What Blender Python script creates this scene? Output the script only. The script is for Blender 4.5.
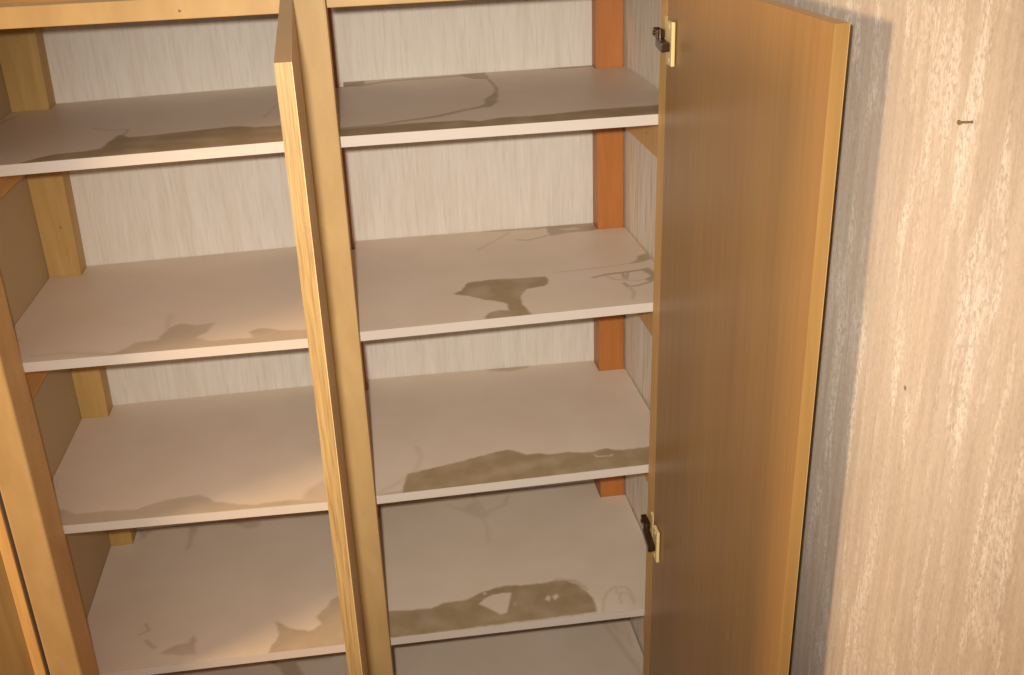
import bpy, bmesh, math, random
import numpy as np
from mathutils import Vector, Matrix

for o in list(bpy.data.objects):
    bpy.data.objects.remove(o, do_unlink=True)
scene = bpy.context.scene
COL = scene.collection
FLOOR = -0.80                       # z = 0 lies at the height of the middle shelves

# ------------------------------------------------------------------ camera
CAM_POS = Vector((0.1150, -1.6636, 0.9826))
yaw, pitch, roll = 0.12994, -0.42227, -0.04037
fwd = Vector((math.sin(yaw)*math.cos(pitch), math.cos(yaw)*math.cos(pitch), math.sin(pitch)))
rt = Vector((math.cos(yaw), -math.sin(yaw), 0.0))
up = rt.cross(fwd)
rt2 = rt*math.cos(roll) + up*math.sin(roll)
up2 = up*math.cos(roll) - rt*math.sin(roll)
cam_data = bpy.data.cameras.new('camera')
cam_data.sensor_width = 36.0
cam_data.lens = 1072.76/1024*36.0
cam_data.clip_start = 0.02
cam = bpy.data.objects.new('camera', cam_data)
COL.objects.link(cam)
cam.matrix_world = Matrix(((rt2.x, up2.x, -fwd.x, CAM_POS.x), (rt2.y, up2.y, -fwd.y, CAM_POS.y),
                           (rt2.z, up2.z, -fwd.z, CAM_POS.z), (0, 0, 0, 1)))
scene.camera = cam

# ------------------------------------------------------------------ world, lights, exposure
world = bpy.data.worlds.new('room_ambience')
scene.world = world
world.use_nodes = True
bg = world.node_tree.nodes['Background']
bg.inputs['Color'].default_value = (1.0, 0.95, 0.86, 1)
bg.inputs['Strength'].default_value = 0.30

# the on-camera flash, a small tube just above and left of the lens
fl = bpy.data.lights.new('camera_flash', 'SPOT')
fl.energy = 136.0
fl.color = (1.0, 0.935, 0.84)
fl.shadow_soft_size = 0.014
fl.spot_size = math.radians(70)
fl.spot_blend = 1.0
flo = bpy.data.objects.new('camera_flash', fl)
flo.location = CAM_POS + rt2*(-0.036) + up2*0.032
flo.rotation_euler = (fwd + up2*0.015).to_track_quat('-Z', 'Y').to_euler()
COL.objects.link(flo)

# the warm room lamp, off to the left of the photographer
la = bpy.data.lights.new('room_lamp', 'AREA')
la.shape = 'DISK'
la.size = 0.70
la.energy = 70.0
la.color = (1.0, 0.67, 0.36)
lao = bpy.data.objects.new('room_lamp', la)
lao.location = (-2.25, -0.86, 0.93)
tgt = Vector((0.3, -0.7, 0.2))
lao.rotation_euler = (tgt - Vector(lao.location)).to_track_quat('-Z', 'Y').to_euler()
COL.objects.link(lao)

vs = scene.view_settings
vs.view_transform = 'Standard'
vs.look = 'None'
vs.exposure = 0.0
vs.gamma = 1.0
vs.use_curve_mapping = False

# worn patches on the shelves, outlines in metres: (kind, strength, softness, width, points)
STAINS = {
 'R1': [
  ('p',0.95,0.0037,0,[(0.0612,0.0566),(0.1166,0.0535),(0.1888,0.0597),(0.2726,0.0553),(0.2999,0.0393),(0.3344,0.0543),(0.3997,0.0515),(0.5025,0.0656),(0.6185,0.0676),(0.5951,-0.0142),(0.0617,-0.0083)]),
  ('l',0.65,0.003,0.013,[(0.0755,0.0575),(0.1378,0.0618),(0.1827,0.0806),(0.235,0.0964),(0.2875,0.1332),(0.3157,0.1478),(0.3299,0.1675)]),
  ('p',0.75,0.003,0,[(0.3284,0.2099),(0.3471,0.2473),(0.3579,0.2891),(0.3587,0.3362),(0.3559,0.3868),(0.3498,0.4136),(0.3554,0.4283),(0.3613,0.3849),(0.3645,0.3055),(0.3564,0.2353),(0.3466,0.1785),(0.3344,0.1497),(0.3228,0.1375)]),
  ('p',0.75,0.0037,0,[(0.3069,0.4562),(0.3237,0.4695),(0.3607,0.4868),(0.3615,0.4157),(0.3518,0.3985),(0.3282,0.4068)]),
  ('p',0.75,0.0037,0,[(0.068,0.4925),(0.1287,0.4795),(0.122,0.4326),(0.1124,0.416),(0.0682,0.4078)]),
  ('l',0.55,0.003,0.016,[(0.1124,0.416),(0.1614,0.439),(0.2108,0.4463),(0.2637,0.4441),(0.31,0.4487)]),
  ('l',0.7,0.003,0.03,[(0.5029,0.4641),(0.5347,0.4617),(0.5765,0.4672)]),
 ],
 'R2': [
  ('p',0.95,0.0025,0,[(0.2445,0.1277),(0.2619,0.1422),(0.2771,0.1769),(0.3197,0.1821),(0.3797,0.1753),(0.4217,0.1728),(0.4239,0.1538),(0.416,0.1274),(0.3802,0.1197),(0.3648,0.0949),(0.3604,0.0753),(0.3594,0.046),(0.3644,0.0217),(0.3696,-0.0044),(0.2877,-0.0005),(0.2893,0.0125),(0.302,0.0274),(0.3179,0.0328),(0.3324,0.027),(0.3338,0.058),(0.3191,0.0733),(0.2985,0.0867),(0.2701,0.1129)]),
  ('p',0.7,0.0025,0,[(0.4734,0.472),(0.5167,0.4675),(0.5502,0.4726),(0.5747,0.4731),(0.5784,0.4239),(0.5588,0.4122),(0.5167,0.4132),(0.4725,0.4016)]),
  ('h',0.6,0.0025,0,[(0.4958,0.4421),(0.5339,0.4458),(0.5417,0.4318),(0.5142,0.4272)]),
  ('l',0.5,0.0025,0.006,[(0.4036,0.3936),(0.423,0.3854),(0.4509,0.3975),(0.4712,0.4086)]),
  ('l',0.3,0.0037,0.006,[(0.3161,0.3503),(0.3459,0.3862),(0.3704,0.4151),(0.3926,0.4423)]),
  ('l',0.5,0.0037,0.014,[(0.3458,0.4679),(0.3979,0.461),(0.4506,0.4574),(0.4778,0.4605)]),
  ('p',0.7,0.0025,0,[(0.6415,0.2406),(0.63,0.248),(0.6148,0.2372),(0.6086,0.2171),(0.5883,0.201),(0.61,0.1998),(0.6371,0.2171)]),
  ('l',0.3,0.0025,0.005,[(0.5883,0.201),(0.5407,0.1948),(0.4917,0.1905),(0.4436,0.1889)]),
  ('l',0.8,0.0025,0.0065,[(0.5056,0.1442),(0.5313,0.1537),(0.5702,0.1574),(0.5998,0.1609),(0.6147,0.1626)]),
  ('p',0.75,0.0025,0,[(0.6011,0.166),(0.6167,0.1703),(0.6231,0.1443),(0.6148,0.1069),(0.6012,0.0948),(0.5941,0.112),(0.61,0.1276)]),
  ('l',0.75,0.0025,0.0065,[(0.6018,0.0972),(0.5753,0.0846),(0.557,0.0853),(0.5543,0.1024)]),
  ('l',0.65,0.0025,0.005,[(0.5658,0.1586),(0.5603,0.1307),(0.5638,0.122),(0.5747,0.1563)]),
  ('l',0.35,0.0037,0.006,[(0.557,0.0853),(0.5613,0.057),(0.5506,0.0235)]),
  ('l',0.35,0.003,0.006,[(0.5299,0.1474),(0.5433,0.1244),(0.5815,0.1086),(0.5963,0.1114)]),
 ],
 'R3': [
  ('p',0.95,0.003,0,[(0.1212,0.0007),(0.128,0.0314),(0.1339,0.0633),(0.1551,0.066),(0.1875,0.0747),(0.2476,0.0883),(0.2983,0.1044),(0.3319,0.1103),(0.3465,0.0984),(0.3608,0.0846),(0.3825,0.0843),(0.4081,0.0746),(0.4411,0.0762),(0.4831,0.0672),(0.5124,0.0751),(0.5317,0.0634),(0.5646,0.0629),(0.6035,0.0634),(0.5852,-0.0039),(0.3206,-0.0038),(0.1143,-0.0141)]),
  ('h',0.9,0.002,0,[(0.4865,0.0579),(0.4895,0.0466),(0.519,0.0446),(0.5235,0.0522),(0.5143,0.0478),(0.493,0.0501)]),
  ('l',0.4,0.0037,0.008,[(0.0795,-0.0002),(0.0948,0.0023),(0.1213,0.0035)]),
  ('p',0.6,0.0037,0,[(0.3226,0.4716),(0.3597,0.4763),(0.3991,0.4753),(0.4413,0.4736),(0.4185,0.4552),(0.3783,0.4487),(0.3404,0.4573)]),
  ('l',0.2,0.0063,0.01,[(0.0745,0.0036),(0.1496,0.0621),(0.1643,0.122),(0.1584,0.1561)]),
 ],
 'R4': [
  ('p',0.95,0.003,0,[(0.0649,0.0822),(0.1208,0.0749),(0.1602,0.0734),(0.184,0.0868),(0.2297,0.087),(0.248,0.0971),(0.2666,0.1074),(0.3088,0.1179),(0.3607,0.1124),(0.396,0.113),(0.4207,0.1187),(0.443,0.1114),(0.4624,0.0904),(0.4767,0.0614),(0.4821,0.0329),(0.4788,0.005),(0.3094,0.0032),(0.0617,-0.002)]),
  ('h',0.95,0.0023,0,[(0.2535,0.0705),(0.2669,0.0861),(0.2852,0.0944),(0.3057,0.096),(0.3216,0.0938),(0.3176,0.0743),(0.3049,0.0337),(0.2899,0.0313),(0.2763,0.0481)]),
  ('h',0.9,0.002,0,[(0.3857,0.0609),(0.3924,0.0725),(0.3984,0.0676),(0.3936,0.0539)]),
  ('h',0.9,0.002,0,[(0.4023,0.0668),(0.4113,0.0743),(0.4152,0.0643),(0.4041,0.0546)]),
  ('h',0.35,0.0025,0,[(0.3203,0.0574),(0.3252,0.0637),(0.3286,0.0558),(0.3234,0.0514)]),
  ('h',0.8,0.002,0,[(0.2649,0.1031),(0.271,0.1056),(0.2724,0.0979),(0.2665,0.0972)]),
  ('l',0.4,0.005,0.012,[(0.4207,0.1187),(0.454,0.1073),(0.4721,0.081)]),
  ('l',0.33,0.003,0.005,[(0.4926,0.0059),(0.5001,0.0385),(0.5135,0.0616),(0.5307,0.0751),(0.5549,0.0703),(0.5598,0.0544),(0.5593,0.0251)]),
  ('l',0.33,0.003,0.005,[(0.534,0.0688),(0.5312,0.0526),(0.5426,0.0559),(0.5327,0.0394),(0.5334,0.0229)]),
  ('l',0.3,0.003,0.005,[(0.5426,0.0559),(0.5552,0.0478),(0.5592,0.0178)]),
  ('p',0.25,0.0075,0,[(0.2211,0.4326),(0.2584,0.413),(0.2879,0.4429),(0.2934,0.4058),(0.3072,0.3854),(0.3221,0.4),(0.3121,0.3728),(0.295,0.3647),(0.2629,0.3944)]),
  ('l',0.25,0.0063,0.008,[(0.2842,0.4682),(0.2955,0.4233),(0.3043,0.3883),(0.3213,0.3942),(0.3531,0.4114),(0.3665,0.4451)]),
  ('l',0.2,0.0063,0.006,[(0.2956,0.3703),(0.3033,0.329),(0.2996,0.275)]),
 ],
 'R5': [
  ('l',0.25,0.0063,0.01,[(0.5731,0.3515),(0.5857,0.2991),(0.5954,0.2549),(0.6072,0.2059),(0.6162,0.1646)]),
  ('l',0.2,0.0063,0.008,[(0.5919,0.3606),(0.5978,0.3153),(0.62,0.3048),(0.6175,0.2626)]),
 ],
 'L1': [
  ('p',0.95,0.0037,0,[(-0.4021,0.0012),(-0.3802,0.0296),(-0.354,0.0436),(-0.3172,0.0453),(-0.2928,0.054),(-0.289,0.0942),(-0.2817,0.1386),(-0.2743,0.1416),(-0.2627,0.1204),(-0.2271,0.1182),(-0.1494,0.1299),(-0.0894,0.1331),(-0.0592,0.1163),(0.0332,0.1094),(0.036,-0.0207),(-0.0583,-0.0163),(-0.3949,-0.0401)]),
  ('l',0.45,0.0025,0.005,[(-0.3353,0.21),(-0.3021,0.1847),(-0.2721,0.179),(-0.2722,0.141),(-0.281,0.1348)]),
  ('l',0.3,0.0037,0.006,[(-0.0505,0.1832),(-0.0431,0.2287),(-0.0354,0.2764)]),
  ('l',0.35,0.005,0.012,[(-0.5147,0.3211),(-0.5098,0.3502),(-0.5019,0.3686)]),
 ],
 'L2': [
  ('p',0.48,0.0037,0,[(-0.335,0.0046),(-0.3161,0.013),(-0.2955,0.0434),(-0.2597,0.0485),(-0.2503,0.0944),(-0.2311,0.1127),(-0.202,0.0972),(-0.171,0.1028),(-0.1794,0.0639),(-0.1956,0.0431),(-0.1725,0.0243),(-0.1461,0.0235),(-0.1012,0.0238),(-0.1111,0.0507),(-0.0903,0.0611),(-0.0568,0.0421),(-0.0081,0.0349),(-0.0068,-0.0167),(-0.3476,-0.0089)]),
  ('l',0.2,0.0063,0.01,[(-0.253,0.1529),(-0.2503,0.0944)]),
  ('l',0.2,0.005,0.006,[(-0.5023,0.1047),(-0.4885,0.0921)]),
  ('l',0.25,0.005,0.01,[(-0.4561,0.0246),(-0.4056,0.0258),(-0.3355,0.0072)]),
 ],
 'L3': [
  ('p',0.48,0.0037,0,[(-0.4903,0.0613),(-0.4722,0.0497),(-0.451,0.0356),(-0.3991,0.0347),(-0.3466,0.0318),(-0.3224,0.0446),(-0.2978,0.0567),(-0.2662,0.0593),(-0.2398,0.062),(-0.222,0.0461),(-0.21,0.0335),(-0.177,0.0207),(-0.1445,0.012),(-0.1129,0.0155),(-0.081,0.017),(-0.0594,0.0145),(-0.0056,0.0034),(-0.0054,-0.0235),(-0.476,-0.0011)]),
  ('p',0.35,0.0075,0,[(-0.0594,0.0125),(-0.0494,0.0412),(-0.0227,0.0726),(-0.0061,0.0691),(-0.0056,-0.0036)]),
 ],
 'L4': [
  ('p',0.65,0.0037,0,[(-0.1539,0.0105),(-0.1467,0.0299),(-0.1396,0.0534),(-0.1444,0.076),(-0.1517,0.1004),(-0.1356,0.0809),(-0.1198,0.0655),(-0.0833,0.0518),(-0.0582,0.0659),(-0.0627,0.0792),(-0.069,0.0921),(-0.057,0.1073),(-0.0478,0.1155),(-0.0386,0.1408),(-0.023,0.148),(0.0083,0.1266),(0.0064,-0.0158),(-0.0993,-0.0062),(-0.1578,-0.0021)]),
  ('p',0.45,0.005,0,[(-0.3616,0.0352),(-0.3381,0.054),(-0.3094,0.0585),(-0.3038,0.0805),(-0.2947,0.0584),(-0.2975,0.0471),(-0.2906,0.0233),(-0.3166,0.023)]),
  ('l',0.4,0.0037,0.006,[(-0.401,0.1276),(-0.3921,0.1088),(-0.4095,0.099)]),
  ('l',0.45,0.0037,0.008,[(-0.3931,0.0773),(-0.3799,0.0602),(-0.3733,0.0553)]),
  ('h',0.8,0.0025,0,[(-0.0895,0.0596),(-0.0746,0.0662),(-0.0625,0.0677),(-0.0712,0.0523),(-0.0832,0.0509)]),
  ('p',0.4,0.0063,0,[(-0.474,0.4802),(-0.4341,0.4806),(-0.4406,0.4577),(-0.4585,0.4257),(-0.4659,0.4508)]),
  ('p',0.35,0.005,0,[(-0.3585,0.4652),(-0.3369,0.4523),(-0.3431,0.42),(-0.3448,0.3796),(-0.3533,0.3699),(-0.3551,0.4107)]),
  ('p',0.35,0.0063,0,[(-0.2814,0.4655),(-0.1993,0.4512),(-0.2012,0.4296),(-0.2241,0.4222),(-0.2597,0.4488)]),
 ],
 'L5': [
  ('p',0.6,0.005,0,[(-0.2285,0.3733),(-0.1919,0.3555),(-0.1562,0.3552),(-0.1482,0.3291),(-0.1331,0.2981),(-0.1184,0.2667),(-0.1533,0.2733),(-0.1827,0.3117),(-0.191,0.3373)]),
  ('l',0.4,0.005,0.012,[(-0.1562,0.3552),(-0.1204,0.3526),(-0.0773,0.3508)]),
 ],
}
NAIL = (-0.7722, 0.7476)      # y, z on the right wall
PIN = (0.6571, -0.7160, 0.4517)
RAILNAIL = (-0.1205, -0.0870, 0.8046)
POSTNAIL = (-0.4808, 0.4170, 0.3609)

# ------------------------------------------------------------------ materials
def srgb(r, g, b):
    f = lambda c: (c/255/12.92) if c/255 <= 0.04045 else ((c/255+0.055)/1.055)**2.4
    return (f(r), f(g), f(b), 1.0)

class NT:
    def __init__(self, name, rough=0.5, spec=0.35):
        self.m = bpy.data.materials.new(name)
        self.m.use_nodes = True
        self.t = self.m.node_tree
        self.b = self.t.nodes['Principled BSDF']
        self.b.inputs['Roughness'].default_value = rough
        self.b.inputs['Specular IOR Level'].default_value = spec
        self.co = self.t.nodes.new('ShaderNodeTexCoord')
    def n(self, kind, **kw):
        nd = self.t.nodes.new(kind)
        for k, v in kw.items():
            setattr(nd, k, v)
        return nd
    def link(self, a, b):
        self.t.links.new(a, b)
    def mapped(self, scale, rot=(0, 0, 0), loc=(0, 0, 0)):
        mp = self.n('ShaderNodeMapping')
        mp.inputs['Scale'].default_value = scale
        mp.inputs['Rotation'].default_value = rot
        mp.inputs['Location'].default_value = loc
        self.link(self.co.outputs['Object'], mp.inputs['Vector'])
        return mp.outputs['Vector']
    def noise(self, scale3, scale=1.0, detail=3.0, rough=0.55, rot=(0, 0, 0), loc=(0, 0, 0), dist=0.0):
        nz = self.n('ShaderNodeTexNoise')
        nz.inputs['Scale'].default_value = scale
        nz.inputs['Detail'].default_value = detail
        nz.inputs['Roughness'].default_value = rough
        nz.inputs['Distortion'].default_value = dist
        self.link(self.mapped(scale3, rot, loc), nz.inputs['Vector'])
        return nz.outputs['Fac']
    def ramp(self, fac, stops):
        r = self.n('ShaderNodeValToRGB')
        el = r.color_ramp.elements
        while len(el) > 1:
            el.remove(el[-1])
        for i, (p, c) in enumerate(stops):
            e = el[0] if i == 0 else el.new(p)
            e.position = p
            e.color = c if len(c) == 4 else (*c, 1)
        self.link(fac, r.inputs['Fac'])
        return r.outputs['Color']
    def mix(self, fac, a, b, mode='MIX'):
        mx = self.n('ShaderNodeMix', data_type='RGBA', blend_type=mode)
        if isinstance(fac, (int, float)):
            mx.inputs[0].default_value = fac
        else:
            self.link(fac, mx.inputs[0])
        for s, v in ((6, a), (7, b)):
            if isinstance(v, tuple):
                mx.inputs[s].default_value = v
            else:
                self.link(v, mx.inputs[s])
        return mx.outputs[2]
    def math(self, op, a, b=0.0):
        md = self.n('ShaderNodeMath', operation=op)
        for s, v in ((0, a), (1, b)):
            if isinstance(v, (int, float)):
                md.inputs[s].default_value = v
            else:
                self.link(v, md.inputs[s])
        return md.outputs[0]
    def color(self, c):
        if isinstance(c, tuple):
            self.b.inputs['Base Color'].default_value = c
        else:
            self.link(c, self.b.inputs['Base Color'])
    def bump(self, h, strength=0.2, dist=0.001):
        bp = self.n('ShaderNodeBump')
        bp.inputs['Strength'].default_value = strength
        bp.inputs['Distance'].default_value = dist
        self.link(h, bp.inputs['Height'])
        self.link(bp.outputs['Normal'], self.b.inputs['Normal'])

M = {}
def wood(name, dark, mid, light, rough=0.5, gs=(90, 90, 3.0), spec=0.3, bumps=0.05, lo=0.3, hi=0.7):
    w = NT(name, rough, spec)
    f = w.noise(gs, 1.0, 4.0, 0.6, dist=0.3)
    big = w.noise((6, 6, 1.2), 1.0, 2.0, 0.5)
    c = w.ramp(f, [(lo, dark), (0.5, mid), (hi, light)])
    c2 = w.ramp(big, [(0.3, (0.9, 0.9, 0.9)), (0.7, (1.06, 1.06, 1.06))])
    w.color(w.mix(1.0, c, c2, 'MULTIPLY'))
    w.bump(f, bumps, 0.0006)
    M[name] = w.m

# pale tan frame timber, oak edge strips, beech door veneer, orange stained battens
wood('frame_wood', srgb(178, 145, 95), srgb(185, 152, 101), srgb(192, 159, 107), 0.5, (25, 25, 9))
wood('oak_edging', srgb(128, 97, 56), srgb(147, 115, 68), srgb(156, 124, 77), 0.5, (520, 520, 14), bumps=0.12, lo=0.34, hi=0.62)
wood('beech_veneer', srgb(152, 113, 65), srgb(158, 118, 69), srgb(164, 123, 73), 0.36, (130, 130, 2.5), 0.45, 0.03)
wood('beech_edging', srgb(146, 110, 60), srgb(152, 115, 64), srgb(158, 121, 70), 0.45, (120, 120, 4))
wood('orange_batten', srgb(170, 104, 50), srgb(178, 110, 53), srgb(186, 117, 58), 0.4, (50, 50, 5), 0.4)
wood('yellow_batten', srgb(178, 142, 82), srgb(186, 150, 90), srgb(194, 158, 98), 0.5, (60, 60, 5))
wood('cleat_wood', srgb(176, 130, 66), srgb(194, 146, 78), srgb(206, 158, 88), 0.55, (60, 5, 60))
wood('olive_veneer', srgb(132, 106, 66), srgb(142, 114, 72), srgb(150, 122, 78), 0.4, (60, 60, 4))
wood('top_board', srgb(160, 118, 68), srgb(172, 128, 76), srgb(182, 138, 84), 0.45, (5, 70, 70))

wood('pale_edging', srgb(206, 160, 96), srgb(216, 170, 104), srgb(224, 180, 114), 0.5, (120, 120, 8))
hb = NT('hardboard', 0.7, 0.2)
f = hb.noise((220, 220, 220), 1.0, 3.0, 0.7)
g = hb.noise((5, 5, 5), 1.0, 2.0, 0.5)
hb.color(hb.mix(g, hb.ramp(f, [(0.3, srgb(176, 154, 120)), (0.7, srgb(188, 166, 132))]), srgb(182, 160, 126)))
M['hardboard'] = hb.m

# white shelf board whose surface coat has come off in patches ("stain" attribute)
sb = NT('shelf_board', 0.42, 0.4)
at = sb.n('ShaderNodeAttribute', attribute_name='stain')
g1 = sb.noise((9, 9, 9), 1.0, 3.0, 0.5)
g2 = sb.noise((60, 60, 60), 1.0, 3.0, 0.6)
base = sb.mix(sb.ramp(g1, [(0.35, (0, 0, 0)), (0.7, (1, 1, 1))]), srgb(224, 207, 188), srgb(219, 201, 180))
st = sb.ramp(g2, [(0.3, srgb(158, 136, 103)), (0.7, srgb(168, 146, 112))])
sb.color(sb.mix(at.outputs['Fac'], base, st))
sb.link(sb.math('ADD', sb.math('MULTIPLY', at.outputs['Fac'], 0.1), 0.42), sb.b.inputs['Roughness'])
M['shelf_board'] = sb.m

we = NT('white_edging', 0.45, 0.4)
we.color(we.mix(we.noise((20, 20, 20)), srgb(209, 198, 186), srgb(203, 191, 178)))
M['white_edging'] = we.m

# fine vertical straw-like wallpaper on the back wall
wb = NT('straw_wallpaper', 0.8, 0.15)
f1 = wb.noise((230, 230, 14), 1.0, 4.0, 0.65, dist=0.5)
f2 = wb.noise((42, 42, 3.5), 1.0, 3.0, 0.6)
c = wb.ramp(f1, [(0.28, srgb(205, 195, 182)), (0.48, srgb(217, 208, 196)), (0.7, srgb(222, 214, 203))])
wb.color(wb.mix(wb.math('MULTIPLY', wb.ramp(f2, [(0.4, (0, 0, 0)), (0.75, (1, 1, 1))]), 0.35), c, srgb(200, 184, 166)))
wb.bump(f1, 0.25, 0.001)
M['straw_wallpaper'] = wb.m

# brushed, streaky relief wallpaper on the right wall
wr = NT('streaked_wallpaper', 0.75, 0.2)
s1 = wr.noise((34, 34, 4.5), 1.0, 3.0, 0.6, dist=0.5)
s2 = wr.noise((300, 300, 130), 1.0, 4.0, 0.65, dist=0.6)
s3 = wr.noise((9, 9, 1.2), 1.0, 2.0, 0.5)
s4 = wr.noise((90, 90, 5), 1.0, 3.0, 0.6, loc=(3, 1, 2))
base = wr.ramp(s3, [(0.3, srgb(184, 171, 158)), (0.7, srgb(193, 179, 163))])
fine = wr.ramp(s2, [(0.3, (0.86, 0.86, 0.86)), (0.55, (1, 1, 1)), (0.75, (1.05, 1.05, 1.05))])
c = wr.mix(1.0, base, fine, 'MULTIPLY')
c = wr.mix(1.0, c, wr.ramp(s4, [(0.35, (0.92, 0.90, 0.88)), (0.6, (1.03, 1.03, 1.03))]), 'MULTIPLY')
streak = wr.math('MULTIPLY', wr.ramp(s1, [(0.50, (0, 0, 0)), (0.64, (1, 1, 1))]), wr.ramp(s2, [(0.40, (0, 0, 0)), (0.58, (1, 1, 1))]))
c = wr.mix(wr.math('MULTIPLY', streak, 0.6), c, srgb(226, 221, 213))
# a pin-prick hole in the paper
vd = wr.n('ShaderNodeVectorMath', operation='DISTANCE')
wr.link(wr.co.outputs['Object'], vd.inputs[0])
vd.inputs[1].default_value = PIN
c = wr.mix(wr.ramp(vd.outputs['Value'], [(0.0, (1, 1, 1)), (0.0016, (1, 1, 1)), (0.0022, (0, 0, 0))]), c, srgb(70, 50, 36))
wr.color(c)
hgt = wr.math('ADD', wr.math('MULTIPLY', s2, 0.7), wr.math('MULTIPLY', s1, 0.5))
wr.bump(hgt, 0.3, 0.0012)
M['streaked_wallpaper'] = wr.m

wc = NT('brightened_wallpaper', 0.8, 0.15)  # paler paper for the recess wall, the missing light put into its colour
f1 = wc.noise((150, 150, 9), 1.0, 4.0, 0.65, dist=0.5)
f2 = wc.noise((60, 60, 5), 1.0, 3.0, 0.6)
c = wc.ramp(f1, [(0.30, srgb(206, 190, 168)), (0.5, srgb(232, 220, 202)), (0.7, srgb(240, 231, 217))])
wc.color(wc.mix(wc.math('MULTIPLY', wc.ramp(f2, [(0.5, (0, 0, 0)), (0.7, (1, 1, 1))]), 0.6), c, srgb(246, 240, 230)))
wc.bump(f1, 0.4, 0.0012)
M['brightened_wallpaper'] = wc.m

fm = NT('floor_lino', 0.5)
fm.color(fm.mix(fm.noise((14, 14, 14)), srgb(150, 112, 74), srgb(132, 96, 62)))
M['floor_lino'] = fm.m

cp = NT('cream_plastic', 0.35, 0.5)
cp.color(cp.mix(cp.noise((40, 40, 40)), srgb(222, 196, 132), srgb(232, 208, 148)))
M['cream_plastic'] = cp.m
br = NT('bronze_metal', 0.32, 0.5)
br.color(br.mix(br.noise((200, 200, 200)), srgb(62, 42, 30), srgb(86, 62, 44)))
br.b.inputs['Metallic'].default_value = 0.6
M['bronze_metal'] = br.m
ir = NT('rusty_iron', 0.6, 0.4)
ir.color(ir.mix(ir.noise((500, 500, 500)), srgb(104, 80, 60), srgb(132, 104, 80)))
M['rusty_iron'] = ir.m

# ------------------------------------------------------------------ mesh helpers
def finish(name, bm, mat, parent=None, smooth=False):
    bmesh.ops.recalc_face_normals(bm, faces=bm.faces)
    me = bpy.data.meshes.new(name)
    bm.to_mesh(me)
    bm.free()
    me.materials.append(M[mat])
    if smooth:
        for p in me.polygons:
            p.use_smooth = True
    o = bpy.data.objects.new(name, me)
    COL.objects.link(o)
    if parent is not None:
        o.parent = parent
        # the mesh is in world coordinates; undo the offset of the thing's root
        if parent.parent is None and parent.type == 'EMPTY':
            o.location = -Vector(parent.location)
    return o

def prism(bm, poly, z0, z1, top_shift=(0, 0), bevel=0.0):
    """vertical prism over the outline poly; the top may be shifted sideways"""
    b = [bm.verts.new((x, y, z0)) for x, y in poly]
    t = [bm.verts.new((x+top_shift[0], y+top_shift[1], z1)) for x, y in poly]
    n = len(poly)
    fs = [bm.faces.new(b[::-1]), bm.faces.new(t)]
    for i in range(n):
        fs.append(bm.faces.new((b[i], b[(i+1) % n], t[(i+1) % n], t[i])))
    if bevel:
        es = list({e for f in fs for e in f.edges})
        bmesh.ops.recalc_face_normals(bm, faces=fs)
        bmesh.ops.bevel(bm, geom=es, offset=bevel, segments=2, affect='EDGES', profile=0.6)

def box(bm, x0, x1, y0, y1, z0, z1, bevel=0.0, top_shift=(0, 0)):
    prism(bm, [(x0, y0), (x1, y0), (x1, y1), (x0, y1)], z0, z1, top_shift, bevel)

def boxo(name, mat, parent, x0, x1, y0, y1, z0, z1, bevel=0.0012, top_shift=(0, 0)):
    bm = bmesh.new()
    box(bm, x0, x1, y0, y1, z0, z1, bevel, top_shift)
    return finish(name, bm, mat, parent)

def cyl(bm, p0, p1, r0, r1=None, seg=16):
    r1 = r0 if r1 is None else r1
    p0, p1 = Vector(p0), Vector(p1)
    q = (p1-p0).to_track_quat('Z', 'Y')
    a = [bm.verts.new(p0 + q @ Vector((r0*math.cos(2*math.pi*i/seg), r0*math.sin(2*math.pi*i/seg), 0))) for i in range(seg)]
    b = [bm.verts.new(p1 + q @ Vector((r1*math.cos(2*math.pi*i/seg), r1*math.sin(2*math.pi*i/seg), 0))) for i in range(seg)]
    for i in range(seg):
        bm.faces.new((a[i], a[(i+1) % seg], b[(i+1) % seg], b[i]))
    bm.faces.new(a[::-1]); bm.faces.new(b)

def struct(o):
    o['kind'] = 'structure'
    return o

# ------------------------------------------------------------------ the setting
BACK = 0.4675
def wall_x(y):                       # the right wall is not quite square to the cupboard
    return 0.636 + (BACK-y)*0.0178
struct(boxo('wall_back', 'straw_wallpaper', None, -1.7, 0.80, BACK, BACK+0.1, FLOOR, 1.75, 0))
bm = bmesh.new()
prism(bm, [(wall_x(BACK-0.0005), BACK-0.0005), (wall_x(-2.7), -2.7), (0.85, -2.7), (0.85, BACK-0.0005)], FLOOR, 1.75)
struct(finish('wall_right', bm, 'streaked_wallpaper'))
# paler sheet added over the recess wall, its colour making up for weak light
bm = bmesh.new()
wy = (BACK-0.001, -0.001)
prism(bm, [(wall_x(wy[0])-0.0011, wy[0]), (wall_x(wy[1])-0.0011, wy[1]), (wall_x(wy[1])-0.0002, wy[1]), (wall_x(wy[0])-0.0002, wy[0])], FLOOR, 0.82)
finish('brightening_sheet', bm, 'brightened_wallpaper', bpy.data.objects['wall_right'])
struct(boxo('floor', 'floor_lino', None, -2.6, 0.9, -2.8, BACK+0.1, FLOOR-0.05, FLOOR, 0))

# ------------------------------------------------------------------ the cupboard
cup = bpy.data.objects.new('built_in_cupboard', None)
cup.location = (0.05, 0.0, FLOOR)
COL.objects.link(cup)
cup['label'] = 'tall built-in wooden cupboard with empty stained white shelves and open doors'
cup['category'] = 'cupboard'

TOP = 0.822
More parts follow.
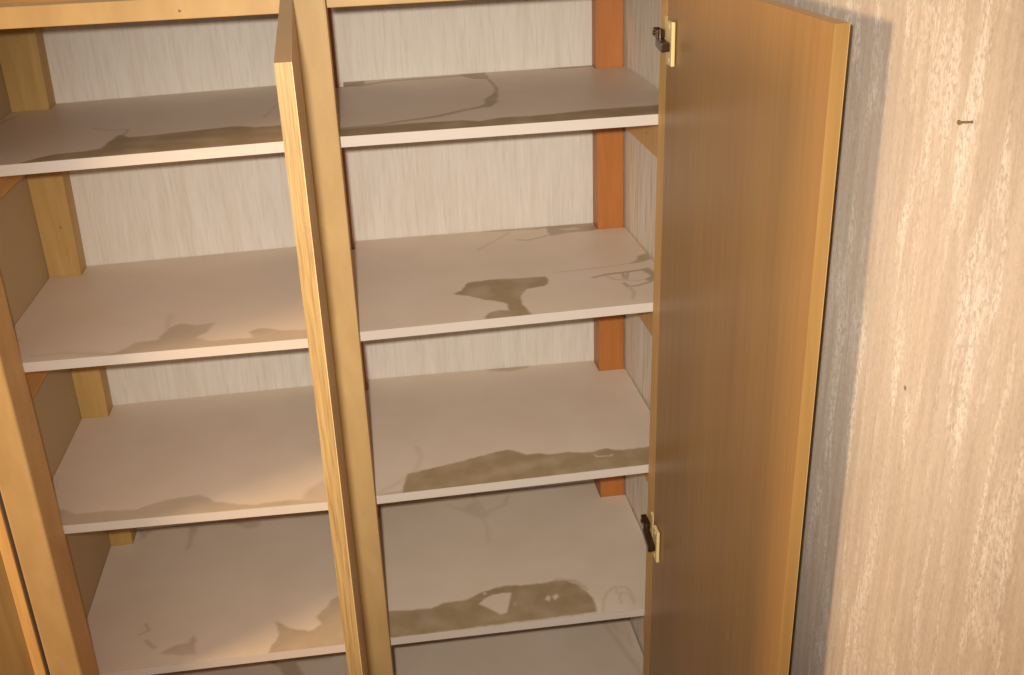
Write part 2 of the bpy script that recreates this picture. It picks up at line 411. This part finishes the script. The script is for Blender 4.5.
# face-frame posts
boxo('front_post', 'frame_wood', cup, -0.5165, -0.4636, -0.087, -0.002, FLOOR, TOP, 0.003)
boxo('front_post', 'frame_wood', cup, 0.0120, 0.0728, -0.087, -0.002, FLOOR, TOP, 0.003, (0.0055, 0))
boxo('front_post', 'pale_edging', cup, 0.5700, 0.6340, -0.064, -0.002, FLOOR, TOP, 0.002, (0.014, 0))
# back corner battens
bm = bmesh.new()
quad = lambda xr, z: [bm.verts.new(p) for p in ((-0.5215, 0.417, z), (xr, 0.417, z), (xr, 0.4665, z), (-0.5215, 0.4665, z))]
lo, hi = quad(-0.4840, FLOOR), quad(-0.4500, 0.799)      # a roughly sawn batten, wider at the top
bm.faces.new(lo[::-1]); bm.faces.new(hi)
for i in range(4):
    bm.faces.new((lo[i], lo[(i+1) % 4], hi[(i+1) % 4], hi[i]))
lbp = finish('back_post', bm, 'yellow_batten', cup)
boxo('back_post', 'orange_batten', cup, 0.0080, 0.0655, 0.4165, 0.4665, FLOOR, 0.799, 0.001, (0.010, 0))
bm = bmesh.new()
quad = lambda yf, z: [bm.verts.new(p) for p in ((0.5765, yf, z), (0.6310, yf, z), (0.6310, 0.4665, z), (0.5765, 0.4665, z))]
lo, hi = quad(0.3895, FLOOR), quad(0.4345, 0.799)        # thicker towards the floor
bm.faces.new(lo[::-1]); bm.faces.new(hi)
for i in range(4):
    bm.faces.new((lo[i], lo[(i+1) % 4], hi[(i+1) % 4], hi[i]))
finish('back_post', bm, 'orange_batten', cup)
# top rails and board
rail = boxo('top_rail', 'frame_wood', cup, -0.4630, 0.0170, -0.087, -0.050, 0.7935, TOP, 0.0015)
boxo('top_rail', 'frame_wood', cup, 0.0792, 0.5830, -0.087, -0.050, 0.7975, TOP, 0.0015)
boxo('top_board', 'top_board', cup, -0.5215, 0.6320, -0.0010, 0.4665, 0.8000, TOP, 0.001)
# side panel on the left with its solid front edging
sp = boxo('side_panel', 'hardboard', cup, -0.5400, -0.5225, -0.083, 0.4665, FLOOR, TOP, 0.0)
boxo('front_edging', 'pale_edging', sp, -0.5400, -0.5222, -0.089, -0.0832, FLOOR, TOP, 0.001)

# shelves -----------------------------------------------------------
def seg_dist(px, py, a, b):
    ax, ay = a; bx, by = b
    dx, dy = bx-ax, by-ay
    t = np.clip(((px-ax)*dx + (py-ay)*dy)/(dx*dx+dy*dy+1e-12), 0, 1)
    return np.hypot(px-ax-t*dx, py-ay-t*dy)

def wobble(px, py, seed, s, a):
    """cheap smooth noise that frays the outline of a mark"""
    r = np.random.RandomState(seed)
    o = np.zeros_like(px)
    for k in range(10):
        an = r.uniform(0, 2*np.pi); f = s*r.uniform(0.5, 2.2)
        o += np.sin(px*np.cos(an)*f + py*np.sin(an)*f + r.uniform(0, 6.28))
    return o/10*a

def stain_field(px, py, items, seed):
    v = np.zeros_like(px)
    n1 = wobble(px, py, seed, 160, 0.004)
    n2 = wobble(px, py, seed+7, 420, 0.0022)
    tone = 1.0 + wobble(px, py, seed+3, 60, 0.35)
    for kind, strength, soft, width, pts in items:
        if kind == 'l':
            d = np.full_like(px, 9.0)
            for a, b in zip(pts[:-1], pts[1:]):
                d = np.minimum(d, seg_dist(px, py, a, b))
            sd = d - width*0.5 + n2*0.5
        else:
            d = np.full_like(px, 9.0)
            ins = np.zeros(px.shape, bool)
            m = len(pts)
            for i in range(m):
                a, b = pts[i], pts[(i+1) % m]
                d = np.minimum(d, seg_dist(px, py, a, b))
                cond = (a[1] > py) != (b[1] > py)
                xi = (b[0]-a[0])*(py-a[1])/((b[1]-a[1]) + 1e-12) + a[0]
                ins ^= cond & (px < xi)
            sd = np.where(ins, -d, d) + (n1 + n2)*(0.5 if kind == 'h' else 1.0)*0.7
        k = np.clip(0.5 - sd/(2*soft), 0, 1)
        k = k*k*(3-2*k)*strength
        if kind == 'h':
            v = v*(1-k)
        else:
            v = np.maximum(v, np.clip(k*tone, 0, 1))
    return v

THICK = 0.0165
def make_shelf(key, x0, x1, zc, notches, label, seed):
    """board x0..x1 by 0..BACK, corner heights zc = front-left, front-right, back-left, back-right"""
    y0, y1 = 0.0, BACK-0.0015
    def lines(a, b, extra, step=0.003):
        ls = list(np.linspace(a, b, int((b-a)/step)+1))
        for e in extra:
            i = min(range(len(ls)), key=lambda j: abs(ls[j]-e))
            ls[i] = e
        return np.array(sorted(ls))
    xs = lines(x0, x1, [c for n in notches for c in n[:2] if x0+1e-4 < c < x1-1e-4])
    ys = lines(y0, y1, [c for n in notches for c in n[2:] if y0 < c < y1-1e-4])
    nx, ny = len(xs), len(ys)
    X, Y = np.meshgrid(xs, ys, indexing='ij')
    u = (X-x0)/(x1-x0); w = (Y-y0)/(y1-y0)
    Z = (zc[0]*(1-u)+zc[1]*u)*(1-w) + (zc[2]*(1-u)+zc[3]*u)*w
    stain = stain_field(X, Y, STAINS.get(key, []), seed)
    cx = (xs[:-1]+xs[1:])/2; cy = (ys[:-1]+ys[1:])/2
    keep = np.ones((nx-1, ny-1), bool)
    for a, b, c, d in notches:
        keep &= ~((cx[:, None] > a) & (cx[:, None] < b) & (cy[None, :] > c) & (cy[None, :] < d))
    top = np.stack([X.ravel(), Y.ravel(), Z.ravel()], 1)
    idx = np.arange(nx*ny).reshape(nx, ny)
    I, J = np.nonzero(keep)
    faces = np.stack([idx[I, J], idx[I+1, J], idx[I+1, J+1], idx[I, J+1]], 1).tolist()
    # walls and underside along the outline
    edges = {}
    for i, j in zip(I.tolist(), J.tolist()):
        for di, dj, a, b in ((0, -1, (i, j), (i+1, j)), (1, 0, (i+1, j), (i+1, j+1)),
                             (0, 1, (i+1, j+1), (i, j+1)), (-1, 0, (i, j+1), (i, j))):
            p, q = i+di, j+dj
            if p < 0 or q < 0 or p >= nx-1 or q >= ny-1 or not keep[p, q]:
                edges[int(idx[a])] = int(idx[b])
    loop = [next(iter(edges))]
    while edges[loop[-1]] != loop[0]:
        loop.append(edges[loop[-1]])
    base = len(top)
    low = top[loop].copy(); low[:, 2] -= THICK
    n = len(loop)
    for k in range(n):
        faces.append([loop[(k+1) % n], loop[k], base+k, base+(k+1) % n])
    faces.append([base+k for k in range(n)][::-1])
    me = bpy.data.meshes.new('shelf')
    me.from_pydata(np.vstack([top, low]).tolist(), [], faces)
    at = me.attributes.new('stain', 'FLOAT', 'POINT')
    at.data.foreach_set('value', np.concatenate([stain.ravel(), np.zeros(n)]).astype(np.float32))
    me.materials.append(M['shelf_board'])
    me.validate(); me.update()
    o = bpy.data.objects.new('shelf', me)
    COL.objects.link(o)
    o.parent = cup
    o.location = -Vector(cup.location)
    o['label'] = label
    # white lipping along the front
    bm = bmesh.new()
    xa, xb = x0, x1
    vs_ = []
    for x, z in ((xa, zc[0]), (xb, zc[1])):
        for y in (-0.0012, 0.0):
            for dz in (0.0002, -THICK-0.0002):
                vs_.append(bm.verts.new((x, y-0.0001, z+dz)))
    a, b, c, d, e, f_, g_, h = vs_
    for q in ((a, b, f_, e), (c, d, h, g_), (a, c, g_, e), (b, d, h, f_), (a, b, d, c), (e, f_, h, g_)):
        bm.faces.new(q)
    finish('front_edging', bm, 'white_edging', o)
    return o

def NL_at(z):
    return [(-0.60, -0.4840+0.034*(z-FLOOR)/(0.799-FLOOR)+0.001, 0.4160, 0.60)]
def NR_at(z):
    return [(0.0, 0.0655+0.010*(z-FLOOR)/(0.799-FLOOR)+0.003, 0.4160, 0.60), (0.5755, 0.70, 0.3895+0.045*(z-FLOOR)/(0.799-FLOOR)-0.001, 0.60)]
NR1 = [(0.0, 0.0835, 0.4155, 0.60), (0.5755, 0.70, 0.4270, 0.60)]
LX = (-0.5215, 0.0320); RX = (0.0410, 0.6345)
# unseen partition behind the middle post, put in to stop lamp light between bays
boxo('partition', 'hardboard', cup, 0.0325, 0.0405, 0.0010, 0.4150, FLOOR, 0.799, 0.0)
make_shelf('L1', *LX, (.5871, .5953, .5864, .5964), NL_at(0.595) + [(0.004, .1, .4155, .6)], 'white shelf with a long brown patch along its front edge', 11)
make_shelf('L2', *LX, (.2658, .2621, .2611, .2680), NL_at(0.265) + [(0.004, .1, .4155, .6)], 'white shelf with a faint ragged tan patch at its front', 12)
make_shelf('L3', *LX, (-.0458, -.0591, -.0532, -.0520), NL_at(-0.052) + [(0.004, .1, .4155, .6)], 'white shelf with a thin wavy tan stain along its front', 13)
make_shelf('L4', *LX, (-.3732, -.3788, -.3705, -.3705), NL_at(-0.372) + [(0.004, .1, .4155, .6)], 'white shelf with a brown pointed stain beside the open door', 14)
make_shelf('L5', *LX, (-.698, -.698, -.698, -.698), NL_at(-0.698) + [(0.004, .1, .4155, .6)], 'lowest white shelf, mostly out of view', 15)
make_shelf('R1', *RX, (.5955, .5960, .5930, .5950), NR1, 'white shelf with a looping brown line and dark front band', 21)
make_shelf('R2', *RX, (.2650, .2708, .2688, .2655), NR_at(0.267), 'white shelf with an arrow-shaped brown stain at its front', 22)
make_shelf('R3', *RX, (-.0572, -.0533, -.0497, -.0585), NR_at(-0.052), 'white shelf with a wide wavy brown stain along its front', 23)
make_shelf('R4', *RX, (-.3764, -.3832, -.3710, -.3770), NR_at(-0.374), 'white shelf with a hill-shaped brown stain holding a pale hole', 24)
make_shelf('R5', *RX, (-.700, -.700, -.700, -.700), NR_at(-0.700), 'lowest white shelf with faint grey scuffs by the wall', 25)

def nail_head(parent, p, n):
    bm = bmesh.new()
    p, n = Vector(p), Vector(n)
    cyl(bm, p - n*0.004, p + n*0.0007, 0.0022, 0.0017, seg=12)
    finish('nail_head', bm, 'rusty_iron', parent)
nail_head(rail, RAILNAIL, (0, -1, 0))
nail_head(lbp, POSTNAIL, (0, -1, 0))

# bearers under the shelf ends
def cleat(xa, xb, z_top, h, y1, mat='cleat_wood'):
    return boxo('shelf_bearer', mat, cup, xa, xb, 0.0010, y1, z_top-h, z_top, 0.001)
for zt, h in ((.5693, .085), (.2440, .100), (-.0705, .055), (-.3935, .100), (-.7150, .080)):
    cleat(-.5220, -.5035, zt, h, 0.405)
for zt, h in ((.5762, .086), (.2484, .106), (-.0755, .112), (-.4005, .100), (-.7170, .080)):
    rc = cleat(.6170, .6345, zt, h, 0.386, 'pale_edging')
    nail_head(rc, (.6170, 0.196, zt-0.058), (-1, 0, 0))
for zt in (.5760, .2440, -.0760, -.3960, -.7170):
    cleat(.0150, .0320, zt, .070, 0.412)
    cleat(.0410, .0600, zt, .070, 0.412)

# doors -------------------------------------------------------------
def door(inner_hinge, inner_free, thick, side, z0, z1, mat, edge_mat, label, lean=(0, 0)):
    """slab between hinge and free edge; side = +1 puts the thickness to the right of the inner face"""
    a, b = Vector(inner_hinge), Vector(inner_free)
    d = (b-a).normalized()
    nrm = Vector((-d.y, d.x))*side
    e = b - d*0.0012
    bm = bmesh.new()
    prism(bm, [tuple(a), tuple(e), tuple(e+nrm*thick), tuple(a+nrm*thick)], z0, z1, lean)
    o = finish('door', bm, mat, cup)
    o['label'] = label
    bm = bmesh.new()
    e2 = e + d*0.0001
    prism(bm, [tuple(e2), tuple(b), tuple(b+nrm*thick), tuple(e2+nrm*thick)], z0, z1, lean)
    finish('edge_strip', bm, edge_mat, o)
    # decorative sheet on the room side
    bm = bmesh.new()
    o0, o1 = a + nrm*(thick+0.0001), b + nrm*(thick+0.0001)
    prism(bm, [tuple(o0), tuple(o1), tuple(o1+nrm*0.0008), tuple(o0+nrm*0.0008)], z0, z1, lean)
    finish('outer_veneer', bm, 'frame_wood', o)
    return o, d, nrm

DB, DT = -0.76, 0.8170
# right-hand door, open square against the right wall (its inner face towards the shelves)
rd, rdd, rdn = door((0.5665, -0.0665), (0.5800, -0.6150), 0.0158, 1, DB, DT, 'beech_veneer', 'beech_edging',
                    'beech veneer door standing open along the right wall', (0.0100, 0))
# middle door, open square towards the room, edge-on to the view
md, mdd, mdn = door((0.0122, -0.0890), (0.0332, -0.6420), 0.0155, 1, DB, DT, 'beech_veneer', 'oak_edging',
                    'door standing open edge-on at the middle post', (0.0055, 0))
# closed door of the next bay, at the left border
od = boxo('door', 'olive_veneer', cup, -1.0500, -0.5425, -0.082, -0.064, DB, DT, 0.001)
od['label'] = 'closed olive brown door of the next bay'

# hinges of the right-hand door
def hinge(z, xface, xpost):
    # xface: x of the door's inner face near the hinge, xpost: x of the post's side
    bm = bmesh.new()
    box(bm, xface-0.0062, xface-0.0003, -0.110, -0.083, z-0.032, z+0.032, 0.0015)
    cyl(bm, (xface-0.0070, -0.0975, z-0.024), (xface-0.0055, -0.0975, z-0.024), 0.0035, seg=12)
    cyl(bm, (xface-0.0070, -0.0975, z+0.024), (xface-0.0055, -0.0975, z+0.024), 0.0035, seg=12)
    p = finish('hinge_plate', bm, 'cream_plastic', rd)
    bm = bmesh.new()
    box(bm, xpost-0.0055, xpost-0.0004, -0.0600, -0.0440, z-0.022, z+0.034, 0.001)
    finish('mounting_plate', bm, 'cream_plastic', rd)
    # jointed bronze arm: a channel on the post and a crank reaching to the plate
    bm = bmesh.new()
    prism(bm, [(xpost-0.0060, -0.050), (xpost-0.0060, -0.018), (xpost-0.0165, -0.018), (xpost-0.0190, -0.050)], z+0.000, z+0.013, bevel=0.0015)
    prism(bm, [(xpost-0.0080, -0.046), (xpost-0.0200, -0.046), (xface-0.0200, -0.104), (xface-0.0064, -0.104)], z-0.011, z+0.002, bevel=0.0015)
    cyl(bm, (xpost-0.0130, -0.047, z-0.013), (xpost-0.0130, -0.047, z+0.014), 0.0042, seg=12)
    cyl(bm, (xpost-0.0195, -0.030, z+0.0065), (xpost-0.0168, -0.030, z+0.0065), 0.0035, seg=12)
    finish('hinge_arm', bm, 'bronze_metal', rd)
for hz in (0.7215, -0.162):
    k = (hz-DB)/(DT-DB)
    hinge(hz, 0.5665+0.0100*k, 0.5700+0.014*(hz-FLOOR)/(TOP-FLOOR))

# ------------------------------------------------------------------ nail in the right wall
bm = bmesh.new()
ny, nz = NAIL
nx = wall_x(ny)
cyl(bm, (nx+0.012, ny, nz), (nx-0.0125, ny+0.001, nz+0.001), 0.0011, seg=12)
cyl(bm, (nx-0.0125, ny+0.001, nz+0.001), (nx-0.0140, ny+0.001, nz+0.001), 0.0021, seg=14)
nail = finish('nail', bm, 'rusty_iron')
nail['label'] = 'small rusty nail sticking out of the right wall'
nail['category'] = 'nail'
